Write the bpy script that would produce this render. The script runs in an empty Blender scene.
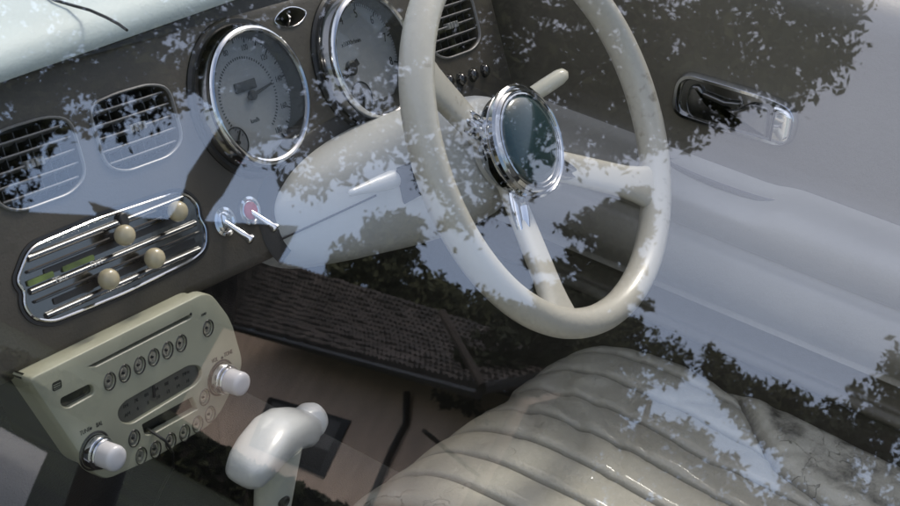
import bpy, bmesh, math, random
from mathutils import Vector, Matrix, noise
random.seed(7)
R = math.radians
scn = bpy.context.scene
COL = scn.collection

# ------------------------------------------------------------------ camera
CAM = Vector((-0.79193, -0.59222, 1.39648))
CW = Matrix(((0.5605, 0.3025, -0.7709), (-0.8164, 0.3577, -0.4533), (0.1387, 0.8835, 0.4475)))
FPX = 1541.0
cd = bpy.data.cameras.new('camera'); cam = bpy.data.objects.new('camera', cd); COL.objects.link(cam)
m = CW.to_4x4(); m.translation = CAM
cam.matrix_world = m
cd.sensor_width = 36; cd.lens = 36 * FPX / 900
cd.dof.use_dof = True; cd.dof.focus_distance = 1.40; cd.dof.aperture_fstop = 26
cd.clip_start = 0.01; cd.clip_end = 500
scn.camera = cam

# ------------------------------------------------------------------ light
VEIL = (6.6, 6.9, 8.3); VEIL_LOW = (4.5, 6.0, 9.0)
SUN_EL, SUN_AZ = R(54), R(8)      # azimuth measured from +X towards +Y
world = bpy.data.worlds.new('World'); scn.world = world; world.use_nodes = True
nt = world.node_tree; bg = nt.nodes['Background']
sky = nt.nodes.new('ShaderNodeTexSky'); sky.sky_type = 'NISHITA'; sky.sun_disc = False
sky.sun_elevation = SUN_EL; sky.sun_rotation = math.pi / 2 - SUN_AZ
sky.air_density = 1.0; sky.dust_density = 3.5; sky.ozone_density = 1.0
# a broad pale veil of high cloud fills the western half of the sky
tcw = nt.nodes.new('ShaderNodeTexCoord'); dt = nt.nodes.new('ShaderNodeVectorMath'); dt.operation = 'DOT_PRODUCT'
dt.inputs[1].default_value = Vector((-.87, .42, .25)).normalized(); nt.links.new(tcw.outputs['Generated'], dt.inputs[0])
nz = nt.nodes.new('ShaderNodeTexNoise'); nz.inputs['Scale'].default_value = 2.2; nz.inputs['Detail'].default_value = 7; nt.links.new(tcw.outputs['Generated'], nz.inputs['Vector'])
ad = nt.nodes.new('ShaderNodeMath'); ad.operation = 'MULTIPLY_ADD'; nt.links.new(nz.outputs[0], ad.inputs[0]); ad.inputs[1].default_value = .55; nt.links.new(dt.outputs['Value'], ad.inputs[2])
mrw = nt.nodes.new('ShaderNodeMapRange'); mrw.inputs[1].default_value = .45; mrw.inputs[2].default_value = 1.05; mrw.inputs[4].default_value = .95; nt.links.new(ad.outputs[0], mrw.inputs[0])
mxw = nt.nodes.new('ShaderNodeMix'); mxw.data_type = 'RGBA'; nt.links.new(mrw.outputs[0], mxw.inputs[0]); nt.links.new(sky.outputs[0], mxw.inputs[6]); spw = nt.nodes.new('ShaderNodeSeparateXYZ'); nt.links.new(tcw.outputs['Generated'], spw.inputs[0])
hzw = nt.nodes.new('ShaderNodeMapRange'); hzw.inputs[1].default_value = .08; hzw.inputs[2].default_value = .30; nt.links.new(spw.outputs['Z'], hzw.inputs[0])
vcw = nt.nodes.new('ShaderNodeMix'); vcw.data_type = 'RGBA'; vcw.inputs[6].default_value = (*VEIL_LOW, 1); vcw.inputs[7].default_value = (*VEIL, 1)
nt.links.new(hzw.outputs[0], vcw.inputs[0]); nt.links.new(vcw.outputs[2], mxw.inputs[7])
nt.links.new(mxw.outputs[2], bg.inputs[0]); bg.inputs[1].default_value = 0.13
sd = bpy.data.lights.new('sun', 'SUN'); sd.energy = 1.5; sd.angle = R(14); sd.color = (1, .95, .87)
sun = bpy.data.objects.new('sun', sd); COL.objects.link(sun)
sv = Vector((math.cos(SUN_EL) * math.cos(SUN_AZ), math.cos(SUN_EL) * math.sin(SUN_AZ), math.sin(SUN_EL)))
sun.rotation_euler = sv.to_track_quat('Z', 'Y').to_euler()
scn.view_settings.view_transform = 'Standard'; scn.view_settings.look = 'None'
scn.view_settings.exposure = 0.62; scn.view_settings.gamma = 1
scn.cycles.max_bounces = 10; scn.cycles.transparent_max_bounces = 16
scn.cycles.glossy_bounces = 5; scn.cycles.diffuse_bounces = 5
scn.cycles.use_denoising = True
scn.cycles.sample_clamp_indirect = 6

# ------------------------------------------------------------------ geometry of the view
def ray(px, py):
    return (CW @ Vector(((px - 450) / FPX, -(py - 253) / FPX, -1)))
def hit(px, py, p0, n):
    d = ray(px, py); t = (Vector(p0) - CAM).dot(n) / d.dot(n); return CAM + d * t
def onx(x, px, py): return hit(px, py, (x, 0, 0), Vector((1, 0, 0)))
def onz(z, px, py): return hit(px, py, (0, 0, z), Vector((0, 0, 1)))
GT = R(20)
GN = Vector((-math.cos(GT), 0, math.sin(GT))); GP = Vector((-.66, -.3, 1.15))   # the side window's plane
def refl(px, py):
    d = ray(px, py).normalized(); h = hit(px, py, GP, GN); return h, d - 2 * d.dot(GN) * GN
def seen(px, py, dist):
    """point of the street that the side window mirrors at this place, dist metres away (horizontally)"""
    h, r = refl(px, py); k = dist / math.hypot(r.x, r.y); return h + r * k

# ------------------------------------------------------------------ materials
MATS = {}
def mat(name, col, rough=.5, metal=0, bump=0, bscale=60, var=0, vscale=4, spec=.5, coat=0, detail=4, col2=None, bdist=.002, sheen=0):
    if name in MATS: return MATS[name]
    M = bpy.data.materials.new(name); M.use_nodes = True; n = M.node_tree.nodes; l = M.node_tree.links
    p = n['Principled BSDF']; p.inputs['Base Color'].default_value = (*col, 1)
    p.inputs['Roughness'].default_value = rough; p.inputs['Metallic'].default_value = metal
    p.inputs['Specular IOR Level'].default_value = spec; p.inputs['Coat Weight'].default_value = coat
    tc = n.new('ShaderNodeTexCoord')
    if var or col2:
        t = n.new('ShaderNodeTexNoise'); t.inputs['Scale'].default_value = vscale; t.inputs['Detail'].default_value = 6
        l.new(tc.outputs['Object'], t.inputs['Vector'])
        r = n.new('ShaderNodeValToRGB'); r.color_ramp.elements[0].position = .35; r.color_ramp.elements[1].position = .65
        c2 = col2 or tuple(c * (1 + var) for c in col); c1 = col if col2 else tuple(c * (1 - var) for c in col)
        r.color_ramp.elements[0].color = (*c1, 1); r.color_ramp.elements[1].color = (*c2, 1)
        l.new(t.outputs[0], r.inputs[0]); l.new(r.outputs[0], p.inputs['Base Color'])
        mr = n.new('ShaderNodeMapRange'); mr.inputs[3].default_value = rough * .85; mr.inputs[4].default_value = min(1, rough * 1.15)
        l.new(t.outputs[0], mr.inputs[0]); l.new(mr.outputs[0], p.inputs['Roughness'])
    if bump:
        t = n.new('ShaderNodeTexNoise'); t.inputs['Scale'].default_value = bscale; t.inputs['Detail'].default_value = detail
        l.new(tc.outputs['Object'], t.inputs['Vector'])
        b = n.new('ShaderNodeBump'); b.inputs['Strength'].default_value = bump; b.inputs['Distance'].default_value = bdist
        l.new(t.outputs[0], b.inputs['Height']); l.new(b.outputs[0], p.inputs['Normal'])
    MATS[name] = M; return M

dash_m = mat('taupe_vinyl', (.062, .054, .041), .55, bump=.5, bscale=420, var=.10, vscale=9, bdist=.0006)
pad_m = mat('pale_green_pad', (.46, .52, .50), .55, bump=.5, bscale=380, var=.06, vscale=12, bdist=.0006)
chrome = mat('chrome', (.62, .63, .64), .07, 1, bump=.12, bscale=25, bdist=.001)
chrome_worn = mat('worn_chrome', (.13, .13, .13), .26, 1, bump=.25, bscale=60, bdist=.0008)
black = mat('black_plastic', (.008, .008, .008), .4)
dark = mat('dark_plastic', (.025, .024, .022), .5, bump=.3, bscale=300, bdist=.0005)
dial_m = mat('dial_grey', (.22, .222, .226), .5, var=.04, vscale=30)
ink = mat('dark_ink', (.006, .006, .007), .6)
ivory = mat('ivory_plastic', (.60, .56, .43), .3, bump=.15, bscale=40, var=.06, vscale=20, coat=.3, bdist=.001)
ivory_knob = mat('ivory_knob', (.42, .36, .23), .3, var=.08, vscale=60, coat=.4)
hood_m = mat('cream_shroud', (.40, .405, .385), .45, bump=.4, bscale=350, var=.04, vscale=8, bdist=.0005)
radio_m = mat('radio_ivory', (.33, .325, .235), .35, bump=.15, bscale=300, var=.06, vscale=25, bdist=.0004, coat=.15)
white_m = mat('white_plastic', (.52, .52, .495), .28, coat=.3, bump=.08, bscale=120, bdist=.001)
door_m = mat('door_vinyl', (.105, .094, .071), .5, bump=.5, bscale=300, var=.12, vscale=6, bdist=.0006)
carpet = mat('dark_carpet', (.012, .011, .010), .95, bump=1, bscale=500, var=.3, vscale=40)
red_m = mat('red_lens', (.35, .02, .03), .25, coat=.6)
teal_m = mat('dark_teal_badge', (.012, .035, .038), .15, coat=.8)
slat_m = mat('vent_slat', (.20, .195, .19), .4)
vframe_m = mat('vent_frame', (.20, .195, .185), .35)
lcd_m = mat('radio_scale', (.075, .075, .06), .3, var=.15, vscale=70)
strip_m = mat('green_scale_strip', (.10, .14, .03), .4, var=.4, vscale=50)

def leather():
    M = mat('khaki_leather', (.27, .245, .185), .30, bump=0, coat=.4)
    n = M.node_tree.nodes; l = M.node_tree.links; p = n['Principled BSDF']
    tc = n.new('ShaderNodeTexCoord')
    t = n.new('ShaderNodeTexNoise'); t.inputs['Scale'].default_value = 7; t.inputs['Detail'].default_value = 8
    l.new(tc.outputs['Object'], t.inputs['Vector'])
    r = n.new('ShaderNodeValToRGB'); e = r.color_ramp.elements
    e[0].position = .33; e[0].color = (.36, .335, .265, 1); e[1].position = .7; e[1].color = (.52, .49, .40, 1)
    l.new(t.outputs[0], r.inputs[0])
    # worn dark patches and cracks
    w = n.new('ShaderNodeTexNoise'); w.inputs['Scale'].default_value = 16; w.inputs['Detail'].default_value = 10; w.inputs['Roughness'].default_value = .75
    l.new(tc.outputs['Object'], w.inputs['Vector'])
    a = n.new('ShaderNodeAttribute'); a.attribute_name = 'wear'
    mu = n.new('ShaderNodeMath'); mu.operation = 'MULTIPLY_ADD'; l.new(a.outputs['Fac'], mu.inputs[0]); mu.inputs[1].default_value = .35; l.new(w.outputs[0], mu.inputs[2])
    st = n.new('ShaderNodeMapRange'); st.inputs[1].default_value = .78; st.inputs[2].default_value = 1.0; l.new(mu.outputs[0], st.inputs[0])
    mx = n.new('ShaderNodeMix'); mx.data_type = 'RGBA'; l.new(st.outputs[0], mx.inputs[0]); l.new(r.outputs[0], mx.inputs[6]); mx.inputs[7].default_value = (.035, .03, .025, 1)
    v = n.new('ShaderNodeTexVoronoi'); v.feature = 'DISTANCE_TO_EDGE'; v.inputs['Scale'].default_value = 19
    ds = n.new('ShaderNodeTexNoise'); ds.inputs['Scale'].default_value = 9; ds.inputs['Detail'].default_value = 5
    l.new(tc.outputs['Object'], ds.inputs['Vector'])
    ad = n.new('ShaderNodeMix'); ad.data_type = 'VECTOR'; ad.inputs[0].default_value = .22
    l.new(tc.outputs['Object'], ad.inputs[4]); l.new(ds.outputs[1], ad.inputs[5]); l.new(ad.outputs[1], v.inputs['Vector'])
    cr = n.new('ShaderNodeMapRange'); cr.inputs[1].default_value = .0; cr.inputs[2].default_value = .010; l.new(v.outputs['Distance'], cr.inputs[0])
    gate = n.new('ShaderNodeMapRange'); gate.inputs[1].default_value = .57; gate.inputs[2].default_value = .64; l.new(t.outputs[0], gate.inputs[0])
    inv = n.new('ShaderNodeMath'); inv.operation = 'SUBTRACT'; inv.inputs[0].default_value = 1; l.new(cr.outputs[0], inv.inputs[1])
    cm = n.new('ShaderNodeMath'); cm.operation = 'MULTIPLY'; l.new(inv.outputs[0], cm.inputs[0]); l.new(gate.outputs[0], cm.inputs[1])
    mx2 = n.new('ShaderNodeMix'); mx2.data_type = 'RGBA'; cm2 = n.new('ShaderNodeMath'); cm2.operation = 'MULTIPLY'; cm2.inputs[1].default_value = .45
    l.new(cm.outputs[0], cm2.inputs[0]); l.new(cm2.outputs[0], mx2.inputs[0])
    l.new(mx.outputs[2], mx2.inputs[6]); mx2.inputs[7].default_value = (.04, .035, .025, 1)
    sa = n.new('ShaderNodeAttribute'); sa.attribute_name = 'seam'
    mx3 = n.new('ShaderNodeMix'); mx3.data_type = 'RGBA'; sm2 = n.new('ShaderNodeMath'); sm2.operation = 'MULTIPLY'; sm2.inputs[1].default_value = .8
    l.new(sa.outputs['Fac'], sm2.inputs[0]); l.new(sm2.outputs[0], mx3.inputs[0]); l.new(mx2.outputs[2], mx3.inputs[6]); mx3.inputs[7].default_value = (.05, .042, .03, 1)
    l.new(mx3.outputs[2], p.inputs['Base Color'])
    g = n.new('ShaderNodeTexNoise'); g.inputs['Scale'].default_value = 260; g.inputs['Detail'].default_value = 3; l.new(tc.outputs['Object'], g.inputs['Vector'])
    b1 = n.new('ShaderNodeBump'); b1.inputs['Strength'].default_value = .45; b1.inputs['Distance'].default_value = .0008; l.new(g.outputs[0], b1.inputs['Height'])
    b2 = n.new('ShaderNodeBump'); b2.inputs['Strength'].default_value = .8; b2.inputs['Distance'].default_value = .003; b2.invert = True
    l.new(cm.outputs[0], b2.inputs['Height']); l.new(b1.outputs[0], b2.inputs['Normal'])
    b3 = n.new('ShaderNodeBump'); b3.inputs['Strength'].default_value = .6; b3.inputs['Distance'].default_value = .008; l.new(w.outputs[0], b3.inputs['Height']); l.new(b2.outputs[0], b3.inputs['Normal'])
    l.new(b3.outputs[0], p.inputs['Normal'])
    return M
leather_m = leather()

def glass_mat(name, r0):
    """thin pane: a little light mirrored at each of its two faces, more at grazing angles (Schlick)"""
    M = bpy.data.materials.new(name); M.use_nodes = True; n = M.node_tree.nodes; l = M.node_tree.links
    n.remove(n['Principled BSDF'])
    o = n['Material Output']; mx = n.new('ShaderNodeMixShader'); tr = n.new('ShaderNodeBsdfTransparent'); gl = n.new('ShaderNodeBsdfGlossy')
    tr.inputs[0].default_value = (.98, .99, .985, 1); gl.inputs['Roughness'].default_value = 0.0
    lw = n.new('ShaderNodeLayerWeight'); lw.inputs['Blend'].default_value = .5
    pw = n.new('ShaderNodeMath'); pw.operation = 'POWER'; l.new(lw.outputs['Facing'], pw.inputs[0]); pw.inputs[1].default_value = 5
    ma = n.new('ShaderNodeMath'); ma.operation = 'MULTIPLY_ADD'; l.new(pw.outputs[0], ma.inputs[0]); ma.inputs[1].default_value = 1 - r0; ma.inputs[2].default_value = r0
    l.new(ma.outputs[0], mx.inputs[0]); l.new(tr.outputs[0], mx.inputs[1]); l.new(gl.outputs[0], mx.inputs[2]); l.new(mx.outputs[0], o.inputs[0])
    return M
pane_m = glass_mat('window_glass', .105)
lens_m = glass_mat('gauge_lens', .02)

# ------------------------------------------------------------------ mesh helpers
def props(o, label=None, cat=None, group=None, kind=None):
    if label: o['label'] = label
    if cat: o['category'] = cat
    if group: o['group'] = group
    if kind: o['kind'] = kind
    return o
def empty(name, M, label, cat, group=None):
    o = bpy.data.objects.new(name, None); COL.objects.link(o); o.empty_display_size = .02
    o.matrix_world = M if isinstance(M, Matrix) else Matrix.Translation(M)
    return props(o, label, cat, group)
def obj(name, bm, material, parent=None, label=None, smooth=True, angle=38):
    me = bpy.data.meshes.new(name); bmesh.ops.recalc_face_normals(bm, faces=bm.faces[:]); bm.to_mesh(me); bm.free()
    if smooth:
        me.polygons.foreach_set('use_smooth', [True] * len(me.polygons)); me.set_sharp_from_angle(angle=R(angle))
    me.materials.append(material)
    o = bpy.data.objects.new(name, me); COL.objects.link(o)
    if parent: o.parent = parent
    if label: o['label'] = label
    return o
def NB(): return bmesh.new()
def loft(bm, secs, closed=True, cap=True, loop=False):
    rows = [[bm.verts.new(p) for p in s] for s in secs]
    n = len(rows[0]); pairs = list(zip(rows, rows[1:])) + ([(rows[-1], rows[0])] if loop else [])
    for a, b in pairs:
        for i in range(n if closed else n - 1):
            j = (i + 1) % n
            try: bm.faces.new((a[i], a[j], b[j], b[i]))
            except ValueError: pass
    if cap and not loop and closed:
        bm.faces.new(rows[0][::-1]); bm.faces.new(rows[-1])
    return bm
def circ(r, w, cx=0, cy=0, n=48, ry=None):
    ry = ry or r
    return [Vector((cx + r * math.cos(2 * math.pi * i / n), cy + ry * math.sin(2 * math.pi * i / n), w)) for i in range(n)]
def lathe(bm, prof, cx=0, cy=0, n=48, cap=True, sx=1):
    return loft(bm, [circ(max(r, 1e-5) * sx, w, cx, cy, n, max(r, 1e-5)) for r, w in prof], cap=cap)
def rrect(w, h, r, cx=0, cy=0, k=6, rot=0):
    pts = []
    for (sx, sy, a0) in ((1, 1, 0), (-1, 1, 90), (-1, -1, 180), (1, -1, 270)):
        for i in range(k + 1):
            a = R(a0 + 90 * i / k); x = sx * (w / 2 - r) + r * math.cos(a); y = sy * (h / 2 - r) + r * math.sin(a)
            pts.append((cx + x * math.cos(rot) - y * math.sin(rot), cy + x * math.sin(rot) + y * math.cos(rot)))
    return pts
def rpoly(pts, r, k=5):
    """rounds the corners of a polygon (r may be a list)"""
    out = []; n = len(pts)
    for i, p in enumerate(pts):
        a = Vector(pts[i - 1]); b = Vector(p); c = Vector(pts[(i + 1) % n]); rr = r[i] if isinstance(r, (list, tuple)) else r
        u = (a - b).normalized(); v = (c - b).normalized()
        d = min(rr, (a - b).length * .49, (c - b).length * .49)
        p0 = b + u * d; p2 = b + v * d
        for j in range(k + 1):
            t = j / k; q = p0 * (1 - t) ** 2 + b * 2 * t * (1 - t) + p2 * t * t; out.append((q.x, q.y))
    return out
def inset(pts, d):
    n = len(pts); A = sum(pts[i - 1][0] * pts[i][1] - pts[i][0] * pts[i - 1][1] for i in range(n)); s = 1 if A > 0 else -1
    out = []
    for i in range(n):
        a = Vector(pts[i - 2 if i == 0 else i - 1]) if False else Vector(pts[i - 1]); b = Vector(pts[(i + 1) % n]); t = (b - a)
        if t.length < 1e-9: t = Vector((1, 0))
        t.normalize(); nn = Vector((-t.y, t.x)) * s
        out.append((pts[i][0] + nn.x * d, pts[i][1] + nn.y * d))
    return out
def P3(pts, w): return [Vector((x, y, w)) for x, y in pts]
def plate(bm, pts, levels, cap=True):
    """levels: (inset, w)"""
    return loft(bm, [P3(inset(pts, d) if d else pts, w) for d, w in levels], cap=cap)
def ringplate(bm, pts, levels):
    return loft(bm, [P3(inset(pts, d) if d else pts, w) for d, w in levels], cap=False, loop=True)
def holed(bm, outer, holes, w, depth):
    """flat face with holes whose walls go back by depth"""
    edges = []
    for lp in [outer] + holes:
        vs = [bm.verts.new((x, y, w)) for x, y in lp]
        edges += [bm.edges.new((vs[i], vs[(i + 1) % len(vs)])) for i in range(len(vs))]
    bmesh.ops.triangle_fill(bm, edges=edges, use_beauty=True, use_dissolve=False)
    for lp in holes:
        loft(bm, [P3(lp, w), P3(inset(lp, .0006), w - .0008), P3(inset(lp, .0006), w - depth)], cap=False)
    bmesh.ops.remove_doubles(bm, verts=bm.verts[:], dist=1e-6)
    return bm
def frame_at(d, up=Vector((0, 0, 1))):
    d = d.normalized(); x = d.cross(up)
    if x.length < 1e-4: x = d.cross(Vector((1, 0, 0)))
    x.normalize(); return x, x.cross(d)
def tube(bm, path, rad, n=14, cap=True):
    path = [Vector(p) for p in path]; secs = []
    for i, p in enumerate(path):
        d = path[min(i + 1, len(path) - 1)] - path[max(i - 1, 0)]
        x, y = frame_at(d); r = rad[i] if isinstance(rad, (list, tuple)) else rad
        secs.append([p + x * r * math.cos(2 * math.pi * j / n) + y * r * math.sin(2 * math.pi * j / n) for j in range(n)])
    return loft(bm, secs, cap=cap)
def box(bm, x0, x1, y0, y1, z0, z1):
    loft(bm, [[Vector((x0, y0, z)), Vector((x1, y0, z)), Vector((x1, y1, z)), Vector((x0, y1, z))] for z in (z0, z1)])
def sphere(bm, c, r, n=20, s=(1, 1, 1)):
    M = Matrix.Translation(c) @ Matrix.Diagonal((*[r * k for k in s], 1))
    bmesh.ops.create_uvsphere(bm, u_segments=n, v_segments=n // 2 + 2, radius=1, matrix=M)
def text(body, size, M, parent, material=ink, name='lettering', ext=.00015, align='CENTER'):
    c = bpy.data.curves.new(name, 'FONT'); c.body = body; c.size = size; c.extrude = ext; c.align_x = align; c.align_y = 'CENTER'; c.resolution_u = 3
    t = bpy.data.objects.new('tmp', c); COL.objects.link(t)
    me = bpy.data.meshes.new_from_object(t.evaluated_get(bpy.context.evaluated_depsgraph_get()))
    bpy.data.objects.remove(t); me.transform(M); me.materials.clear(); me.materials.append(material)
    o = bpy.data.objects.new(name, me); COL.objects.link(o)
    if parent: o.parent = parent
    return o
def T(x, y, z, rot=0, sx=1): return Matrix.Translation((x, y, z)) @ Matrix.Rotation(rot, 4, 'Z') @ Matrix.Diagonal((sx, 1, 1, 1))
def join(name, objs, parent):
    """several letterings into one mesh"""
    bm = NB(); mt = objs[0].data.materials[0]
    for o in objs: bm.from_mesh(o.data)
    for o in objs: bpy.data.objects.remove(o)
    me = bpy.data.meshes.new(name); bm.to_mesh(me); bm.free(); me.materials.append(mt)
    o = bpy.data.objects.new(name, me); COL.objects.link(o); o.parent = parent; return o

# ------------------------------------------------------------------ frames
G1 = Vector((0.16420387, 0.18574268, 0.90422012)); TD = R(27.5)
nd = Vector((0, -math.cos(TD), math.sin(TD))); ud = Vector((0, math.sin(TD), math.cos(TD)))
def mk(o, ex, ey, ez):
    M = Matrix((ex, ey, ez)).transposed().to_4x4(); M.translation = o; return M
DM = mk(G1, Vector((1, 0, 0)), ud, nd)
def D(px, py, w=0):
    p = DM.inverted() @ hit(px, py, G1 + nd * w, nd); return p.x, p.y

# ================================================================== the setting
def flatm(name, c, **k): return mat(name, c, .9, **k)
bm = NB(); 
for s in (1,): bmesh.ops.create_grid(bm, x_segments=2, y_segments=2, size=300)
g = obj('ground', bm, flatm('pale_concrete', (.34, .33, .31), bump=.5, bscale=3, var=.12, vscale=.6)); props(g, kind='structure')

bm = NB(); loft(bm, [[Vector((x, y, z)) for x, y in ((-3.5, -90), (-3.5, 120), (-220, 120), (-220, -90))] for z in (.002, .006)])
props(obj('lawn', bm, mat('dark_lawn', (.030, .038, .018), .95, bump=1, bscale=30, var=.4, vscale=1.5), smooth=False), kind='structure')

# ================================================================== car shell
body_m = mat('pale_car_paint', (.50, .56, .53), .25, coat=.8)
liner = mat('grey_headliner', (.28, .27, .25), .9, bump=.3, bscale=300)
shell = empty('vintage_car', (0, 0, .2), 'open topped car of pale green paint with dark floor around the cabin', 'car')
def sh(name, f, material, smooth=False):
    bm = NB(); f(bm); bmesh.ops.translate(bm, verts=bm.verts[:], vec=(0, 0, -.2)); return obj(name, bm, material, shell, smooth=smooth)
sh('windscreen_header', lambda b: tube(b, [(-.55, .43, 1.38), (0, .47, 1.40), (.56, .43, 1.38)], .02), body_m, True)
sh('floor_panel', lambda b: box(b, -.65, .66, -1.3, .75, .18, .22), carpet)
sh('firewall', lambda b: box(b, -.66, .66, .55, .6, .23, .98), carpet)
sh('rear_panel', lambda b: box(b, -.6, .62, -1.3, -1.26, .23, .90), liner)
sh('tunnel', lambda b: loft(b, [[Vector((x, y, z)) for x, z in ((-.13, .23), (-.11, .50), (-.08, .55), (.08, .55), (.11, .50), (.13, .23))] for y in (-1.2, .54)]), carpet)
sh('windscreen_post', lambda b: tube(b, [(-.60, .66, .97), (-.57, .54, 1.2), (-.55, .43, 1.38)], .022), body_m, True)
sh('windscreen_post', lambda b: tube(b, [(.62, .66, .97), (.585, .54, 1.2), (.56, .43, 1.38)], .022), body_m, True)
sh('bonnet', lambda b: loft(b, [[Vector((x, y, z - .25 * (abs(x) / .75) ** 4)) for x in [(-.75 + .1 * i) for i in range(16)]] for y, z in ((.62, .93), (.9, .97), (1.5, .93), (1.9, .8), (1.95, .5))], closed=False), body_m, True)

# near door with the window the photograph looks through
near = empty('passenger_door', (-.68, -.3, .4), 'near car door with a closed window mirroring trees, a tiled roof and sky', 'car door')
def gp(y, z, off=0):
    x = GP.x + (z - GP.z) * math.tan(GT); return Vector((x, y, z)) + GN * off - near.location
bm = NB(); outline = [(-.98, 1.0), (-.92, 1.25), (-.84, 1.375), (.12, 1.375), (.36, 1.16), (.50, 1.0)]
loft(bm, [[gp(y, z, o) for y, z in outline] for o in (0, -.004)])
pane = obj('window_glass', bm, pane_m, near, smooth=False, label='closed side window glass reflecting trees, roof and sky')
bm = NB(); pth = [gp(y, z, -.002) for y, z in outline]; tube(bm, pth + [pth[0]], .009, 8); obj('window_frame', bm, chrome, near)
bm = NB(); ol = [(-1.0, .35), (-1.0, .99), (.55, .99), (.55, .35)]
loft(bm, [[Vector((x, y, z)) - near.location for y, z in ol] for x in (-.71, -.65)]); obj('door_skin', bm, body_m, near, smooth=False)

# ================================================================== DASHBOARD
dash = empty('dashboard', DM, 'taupe vinyl dashboard with pale green top pad, round gauges and slatted vents', 'dashboard')
UL, UR = -.62, .381
vents = [(-.239, .006), (-.134, .007), (.305, .004)]
VW, VH = .086, .060
def ventshape(cx, cy, k=0):
    w, h = VW / 2 - k, VH / 2 - k
    pts = [(cx - w, cy + h * .90), (cx - w * .3, cy + h), (cx + w * .55, cy + h * .98), (cx + w, cy + h * .75), (cx + w * .98, cy - h * .7), (cx + w * .55, cy - h), (cx - w * .6, cy - h), (cx - w, cy - h * .7)]
    return rpoly(pts, [.012, .01, .01, .014, .014, .01, .014, .014], 4)[::-1]
ex, ey = D(290, 17)
eye = [(ex + .0215 * math.cos(t), ey + .0085 * math.sin(t) * (1 - .35 * math.cos(t) ** 2)) for t in [2 * math.pi * i / 28 for i in range(28)]]
outer = rpoly([(UL, -.126), (UR - .006, -.126), (UR, -.10), (UR, .05), (UR - .005, .068), (UL, .068)], .004, 3)
bm = NB(); holed(bm, outer, [ventshape(*v) for v in vents] + [eye], 0, .022)
o1 = outer
loft(bm, [P3(o1, 0), P3(inset(o1, -.004), -.002), P3(inset(o1, -.009), -.008), P3(inset(o1, -.012), -.018), P3(inset(o1, -.012), -.05)], cap=False)
bmesh.ops.remove_doubles(bm, verts=bm.verts[:], dist=1e-6)
obj('fascia', bm, dash_m, dash, angle=30)
# underside of the dash
bm = NB(); box(bm, UL, UR, -.136, -.10, -.25, -.052); obj('lower_trim', bm, dark, dash, smooth=False)
# top pad: a rolled nose over the fascia and a broad flat top running to the windscreen
bm = NB(); Di = DM.inverted()
prof = [(.168, .978), (.1655, .984), (.168, .992), (.176, .999), (.19, 1.004), (.24, 1.008), (.34, 1.008), (.45, 1.0), (.60, .98)]
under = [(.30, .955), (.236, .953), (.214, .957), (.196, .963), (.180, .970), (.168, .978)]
def padrows(pr):
    rows = []
    for i in range(41):
        x = -.60 + 1.15 * i / 40; sh_ = .017 + .11 * (max(-.35, min(.40, x)) + .12)
        rows.append([Di @ Vector((x, y + sh_ * max(0, 1 - max(0, y - .2) / .35), z + .003)) for y, z in pr])
    return rows
loft(bm, padrows(prof), closed=False); obj('top_pad', bm, pad_m, dash, angle=60)
bm = NB(); loft(bm, padrows(under), closed=False); obj('pad_underside', bm, black, dash, angle=60)  # pale pad painted black here for the shade below its nose
# seam that crosses the pad
bm = NB(); pts = []
sp = [(30, -12), (55, 0), (72, 5), (90, 10), (106, 17), (119, 24), (127, 30)]
for px, py in sp:
    p = onz(1.0105 if py < 20 else 1.0085, px, py); pts.append(Di @ p)
tube(bm, pts, .0012, 6); obj('pad_seam', bm, black, dash)
# black strip standing in for the shade in the gap under the pad
bm = NB(); box(bm, UL, UR + .002, .066, .098, -.07, -.001); obj('shade_strip', bm, black, dash, smooth=False)

for (vx, vy) in vents:
    bm = NB(); s = ventshape(vx, vy); ringplate(bm, s, [(-.0010, .0), (-.0008, .0018), (.0002, .0024), (.0010, .0018), (.0012, 0)])
    v = obj('air_vent', bm, vframe_m, dash)
    bm = NB(); plate(bm, ventshape(vx, vy, .0005), [(0, -.0215), (0, -.0205)]); obj('vent_backing', bm, black, v, smooth=False)
    for k in range(5):
        yy = vy + VH * (.335 - .168 * k); hw = VW / 2 - .003 - (.004 if k in (0, 4) else 0)
        bm = NB(); tube(bm, [(vx - hw, yy, -.002), (vx - hw * .5, yy, .0005), (vx + hw * .5, yy, .0005), (vx + hw, yy, -.002)], .0008, 8)
        loft(bm, [[Vector((a, yy + .0004, -.001)), Vector((a, yy - .0004, -.001)), Vector((a, yy - .004, -.014)), Vector((a, yy - .0032, -.014))] for a in (vx - hw, vx + hw)])
        obj('slat', bm, slat_m, v)
    bm = NB()
    for k in range(6):
        a = vx + VW * (-.36 + .144 * k); loft(bm, [[Vector((a, y, -.0065)), Vector((a + .0009, y, -.0065)), Vector((a + .005, y, -.020)), Vector((a + .004, y, -.020))] for y in (vy - VH * .42, vy + VH * .42)])
    obj('louvre', bm, mat('louvre_grey', (.05, .05, .05), .5), v, smooth=False)
    bm = NB(); 
    for k in range(4): plate(bm, rrect(.0038, .0062, .001, vx - .008 + .0046 * k, vy), [(0, -.004), (0, .0018), (.0006, .0026)])
    obj('vent_tab', bm, mat('vent_tab', (.17, .17, .16), .35), v)
# small eye-shaped vent
bm = NB(); ringplate(bm, eye, [(-.0008, 0), (-.0006, .0012), (.0002, .0014), (.0006, .001), (.0008, -.001)]); ev = obj('small_vent', bm, chrome, dash, label='small eye-shaped chrome rimmed dark recess between the gauges')
bm = NB(); plate(bm, eye, [(.0002, -.0215), (.0002, -.020)]); obj('recess', bm, black, ev, smooth=False)
bm = NB(); tube(bm, [(ex + .001, ey - .007, -.006), (ex - .001, ey, .001), (ex + .0005, ey + .007, -.006)], .0012, 8); obj('lever', bm, chrome, ev)

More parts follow.
